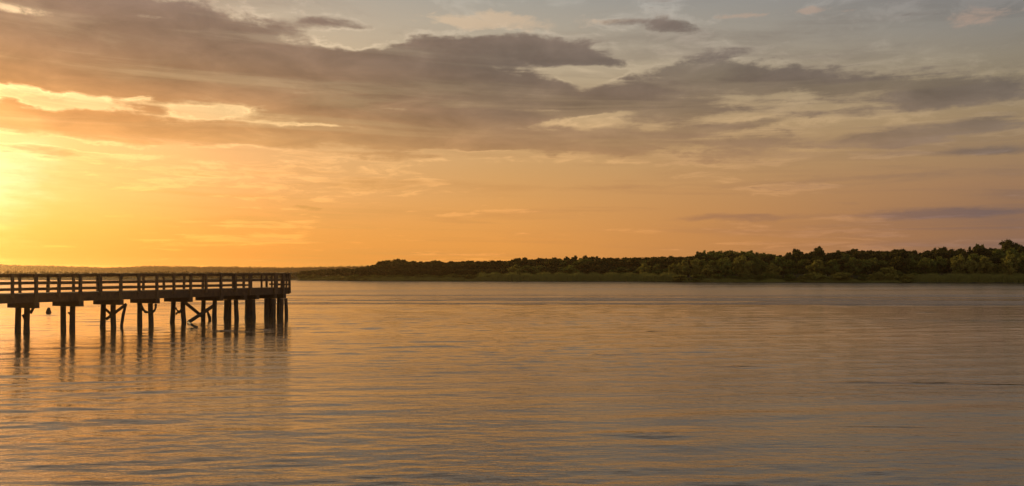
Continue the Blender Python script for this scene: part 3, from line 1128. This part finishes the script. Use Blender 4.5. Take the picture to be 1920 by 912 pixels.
for i, (px, top) in enumerate(SKYLINE):
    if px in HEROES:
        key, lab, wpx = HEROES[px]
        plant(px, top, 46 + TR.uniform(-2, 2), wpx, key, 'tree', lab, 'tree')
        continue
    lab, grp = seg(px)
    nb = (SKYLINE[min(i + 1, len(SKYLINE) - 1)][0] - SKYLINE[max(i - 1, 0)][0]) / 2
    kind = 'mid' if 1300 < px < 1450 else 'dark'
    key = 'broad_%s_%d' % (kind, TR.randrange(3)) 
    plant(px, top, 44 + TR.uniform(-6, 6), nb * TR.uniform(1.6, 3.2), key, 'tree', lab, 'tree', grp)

# second and third rank, lower on the slope
INNER = [
    (950, 'low dusky tree on the slope of the far wood right of the pier head', 'trees on the far wood slope'),
    (1302, 'dusky tree on the shaded slope of the middle woodland above the reeds', 'trees on the middle woodland slope'),
    (1466, 'leafy tree inside the tall olive grove below its top', 'trees within the olive grove'),
    (1e9, 'dark tree on the shaded slope behind the grassy bank', 'trees on the near bank slope'),
]


def inner(px):
    for lim, lab, grp in INNER:
        if px < lim:
            return lab, grp


px = 694.0
while px < 1990:
    lab, grp = inner(px)
    top = float(np.interp(px, _SX, _SY)) + TR.uniform(2.5, 7)
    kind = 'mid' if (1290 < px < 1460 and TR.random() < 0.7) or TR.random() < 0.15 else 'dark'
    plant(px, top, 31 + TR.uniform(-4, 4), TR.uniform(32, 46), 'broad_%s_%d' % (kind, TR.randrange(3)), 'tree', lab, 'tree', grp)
    px += TR.uniform(15, 21)
px = 578.0
while px < 1990:
    lab, grp = inner(px)
    sk = float(np.interp(px, _SX, _SY))
    top = min(sk + TR.uniform(13, 21), 505)
    if px < 700:
        top = float(np.interp(px, [570, 620, 660, 700], [508, 504, 501.5, 499.5])) + TR.uniform(-1, 1.5)
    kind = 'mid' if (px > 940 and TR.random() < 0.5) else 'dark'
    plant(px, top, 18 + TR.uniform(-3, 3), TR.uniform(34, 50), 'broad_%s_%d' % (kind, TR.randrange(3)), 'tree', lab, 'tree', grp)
    px += TR.uniform(19, 27)

# lighter trees along the front that can be told apart
FRONT = [
    (965, 497, 26, 'broad_olive_0', 'pale olive tree standing alone at the left end of the reed bed'),
    (1072, 498, 26, 'broad_mid_1', 'soft green rounded tree behind the reeds below the two dome-topped trees'),
    (1208, 494, 24, 'broad_olive_1', 'small olive tree behind the reeds, left of the olive pair'),
    (1232, 496, 26, 'broad_mid_2', 'green bushy tree next left of the bright olive pair behind the reeds'),
    (1262, 495, 22, 'broad_olive_2', 'brownish olive tree, left of the bright pair at the right end of the reeds'),
    (1280, 489, 26, 'broad_olive_0', 'bright olive tree, right of the pair at the right end of the reeds'),
    (1303, 486, 26, 'narrow_olive_0', 'tall narrow olive tree at the left edge of the grove'),
    (1330, 497, 30, 'broad_olive_1', 'leaning olive tree low at the left foot of the grove'),
    (1362, 486, 36, 'broad_mid_0', 'wide green tree in the heart of the grove'),
    (1392, 479, 32, 'broad_olive_2', 'golden-brown crown high in the middle of the grove'),
    (1402, 494, 24, 'narrow_olive_1', 'pale slim tree low in the grove right of the wide green one'),
    (1424, 487, 28, 'broad_mid_1', 'green tree at the right of the grove beside the pale slim tree'),
    (1450, 494, 26, 'broad_olive_0', 'pale green tree at the right foot of the grove over dark shade'),
    (1434, 509, 28, 'bush_olive_0', 'low pale bush under the right foot of the grove'),
    (1530, 488, 34, 'broad_olive_1', 'rusty brown tree below the lone flat-topped skyline tree'),
    (1562, 487, 32, 'broad_mid_2', 'brown green tree right of the rusty brown tree'),
    (1600, 485, 34, 'broad_mid_0', 'grey green tree in shade behind the round bank bushes'),
    (1684, 482, 40, 'broad_dark_1', 'wide very dark tree behind the tall willow bush'),
    (1735, 484, 32, 'broad_mid_1', 'dull green tree above the left end of the grassy bank'),
    (1800, 478, 30, 'broad_olive_2', 'brown olive tree over the middle of the grassy bank'),
    (1824, 488, 28, 'broad_olive_0', 'small bright tree left of the yellow tree on the grassy bank'),
    (1850, 482, 30, 'broad_olive_1', 'yellow-green bright tree under the twin-headed tree'),
    (1868, 496, 22, 'bush_mid_1', 'small green bush-like tree right of the yellow-green tree'),
    (1893, 478, 36, 'broad_olive_0', 'large yellow-green tree in front of the tallest tree'),
    (1880, 491, 30, 'bush_olive_1', 'low yellow-green spreading tree at the foot of the tallest tree'),
    (1922, 472, 34, 'broad_mid_2', 'dark green tree at the picture edge before the tallest tree'),
]
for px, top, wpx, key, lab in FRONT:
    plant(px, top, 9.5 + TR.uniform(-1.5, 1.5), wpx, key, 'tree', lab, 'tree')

BUSHES = [
    (1312, 514, 36, 'bush_mid_0', 4, 'dark green bush at the water below the left edge of the grove'),
    (1278, 515, 34, 'bush_olive_2', 3, 'low olive bush at the right end of the reed bed by the water'),
    (1502, 516, 26, 'bush_olive_0', 3, 'lowest left round of the row of pale bank bushes'),
    (1528, 511, 46, 'bush_olive_1', 3.5, 'wide pale rounded bush, second in the row on the bank'),
    (1577, 510, 42, 'bush_olive_2', 3.5, 'round yellowish bush between the wide pale bush and the small bushes'),
    (1617, 513, 26, 'bush_mid_2', 3.5, 'small dull green bush in the dip of the bushes row'),
    (1634, 514, 22, 'bush_olive_0', 2.5, 'small pale green bush just left of the tall willow bush'),
    (1649, 508, 24, 'bush_olive_1', 3, 'bright yellow bush on the left skirt of the tall willow bush'),
    (1669, 500, 32, 'bush_olive_2', 4, 'tall willow bush, highest of the bushes on the bank'),
    (1684, 507, 22, 'bush_mid_1', 4.5, 'dark bush on the shaded right side of the tall willow bush'),
    (1698, 513, 30, 'bush_olive_0', 2.5, 'pale bush at the left tip of the grassy bank'),
    (1716, 511, 26, 'bush_mid_0', 4, 'dull bush behind the pale one at the left tip of the grassy bank'),
]
for px, top, wpx, key, back, lab in BUSHES:
    plant(px, top, back, wpx, key, 'bush', lab, 'bush')
px = 1345
while px < 1490:
    plant(px, TR.uniform(511, 517), 4 + TR.uniform(-1, 1), TR.uniform(24, 34), 'bush_mid_%d' % TR.randrange(3), 'bush',
          'dark bush in the deep shade along the water below the grove', 'bush', 'shaded bushes below the grove')
    px += TR.uniform(17, 24)
px = 568
while px < 950:
    f = (px - 568) / 380
    plant(px, TR.uniform(512, 516) + 2 * (1 - f), 5 + TR.uniform(-1, 1), TR.uniform(20, 30), 'bush_mid_%d' % TR.randrange(3), 'bush',
          'low dusky bush on the far shore between the pier head and the reeds', 'bush', 'bushes on the far shore')
    px += TR.uniform(14, 20)

# ------------------------------------------------------------------ reeds and rank grass on the bank
def reed_bed(spans, seed):
    rng = np.random.RandomState(seed)
    VV = []
    for (x0, x1, d0, d1, h0, h1, n) in spans:
        x = rng.uniform(x0, x1, n)
        az = np.degrees(np.arctan2(x - 960.0, F))
        d = d0 + (d1 - d0) * rng.uniform(0, 1, n)
        r = shore_r(az) + d
        X, Y = np.sin(np.radians(az)) * r, np.cos(np.radians(az)) * r
        z = land_h(r, az) - 0.1
        bump = 0.5 + 0.22 * np.sin(X * 1.1 + seed + np.sin(Y * 1.7)) + 0.28 * np.sin(X * 0.33 + Y * 0.9 + 2 * np.sin(X * 0.09))
        h = (h0 + (h1 - h0) * bump) * rng.uniform(0.7, 1.1, n)
        h = h * np.clip(np.minimum(x - x0, x1 - x) / 22.0, 0.35, 1)
        th = rng.uniform(0, 6.28, n)
        wx, wy = np.cos(th) * 0.07, np.sin(th) * 0.07
        lx, ly = rng.normal(0, 0.16, n) * h, rng.normal(0, 0.16, n) * h
        b0 = np.stack([X - wx, Y - wy, z], -1)
        b1 = np.stack([X + wx, Y + wy, z], -1)
        t = np.stack([X + lx, Y + ly, z + h], -1)
        VV.append(np.stack([b0, b1, t], 1).reshape(-1, 3))
    me = quads_mesh('reeds', np.concatenate(VV), M_REED, 3)
    tag(link('reeds', me), kind='stuff')


reed_bed([(880, 1290, 1.2, 7, 1.1, 3.0, 52000), (1690, 2050, 1.5, 9, 1.1, 2.7, 52000), (1480, 1700, 0.8, 3, 0.5, 1.0, 12000),
          (1290, 1480, 0.8, 3, 0.5, 1.2, 9000), (560, 890, 1.0, 4, 0.6, 1.4, 16000)], 8)

# ------------------------------------------------------------------ the far wood on the left horizon, one hazy mass
def far_wood(seed=21):
    rng = np.random.RandomState(seed)
    xs = np.arange(-420, 735, 2.8)
    tops_x = [-420, 0, 20, 90, 130, 165, 190, 235, 265, 310, 350, 540, 600, 650, 700, 735]
    tops_y = [493, 496, 497, 498, 499.5, 500.5, 501.5, 501, 499, 498.6, 499.5, 501.4, 500.5, 499.5, 498.5, 497.5]
    lobes = []
    sizes = []
    for back, k in ((760, 1.0), (730, 0.93), (690, 0.8), (40, 0.36), (22, 0.3), (9, 0.22)):
        for x in xs:
            xx = x + rng.uniform(-2, 2)
            az = px_az(xx)
            r = float(shore_r(az)) + back + rng.uniform(-3, 3)
            X, Y = math.sin(R(az)) * r, math.cos(R(az)) * r
            z0 = float(land_h(np.array([r]), np.array([az]))[0])
            ty = np.interp(xx, tops_x, tops_y) + rng.uniform(-0.9, 0.9)
            zt = CAM_H + (HZ - ty) / F * Y
            zt2 = z0 + (zt - z0) * k
            rr = rng.uniform(0.8, 1.3) * (0.8 if back < 100 else 2.8)
            z = zt2 - rr * 0.75
            while z > z0 - 0.5:
                lobes.append((X + rng.uniform(-.6, .6), Y + rng.uniform(-1, 1), z, rr, rr * 0.75))
                z -= rr * 1.2
    V = leaf_cloud(rng, lobes, 260000, 0.34)
    me = quads_mesh('far_wood', V, M_LEAF_FAR)
    tag(link('far_wood', me), kind='stuff')


far_wood()

# ------------------------------------------------------------------ evening haze over the whole scene
def build_haze():
    m, n = material('evening_haze')
    vs = n.new('ShaderNodeVolumePrincipled')
    vs.inputs['Color'].default_value = (0.92, 0.66, 0.38, 1)
    vs.inputs['Density'].default_value = HAZE_DENSITY
    vs.inputs['Anisotropy'].default_value = HAZE_ANISO
    o = n.new('ShaderNodeOutputMaterial')
    m.node_tree.links.new(vs.outputs[0], o.inputs['Volume'])
    mb = MB()
    mb.box((0, 0, 5.25), (1900, 0, 0), (0, 1900, 0), (0, 0, 9.25))
    tag(mb.build('haze', m), kind='stuff')


build_haze()
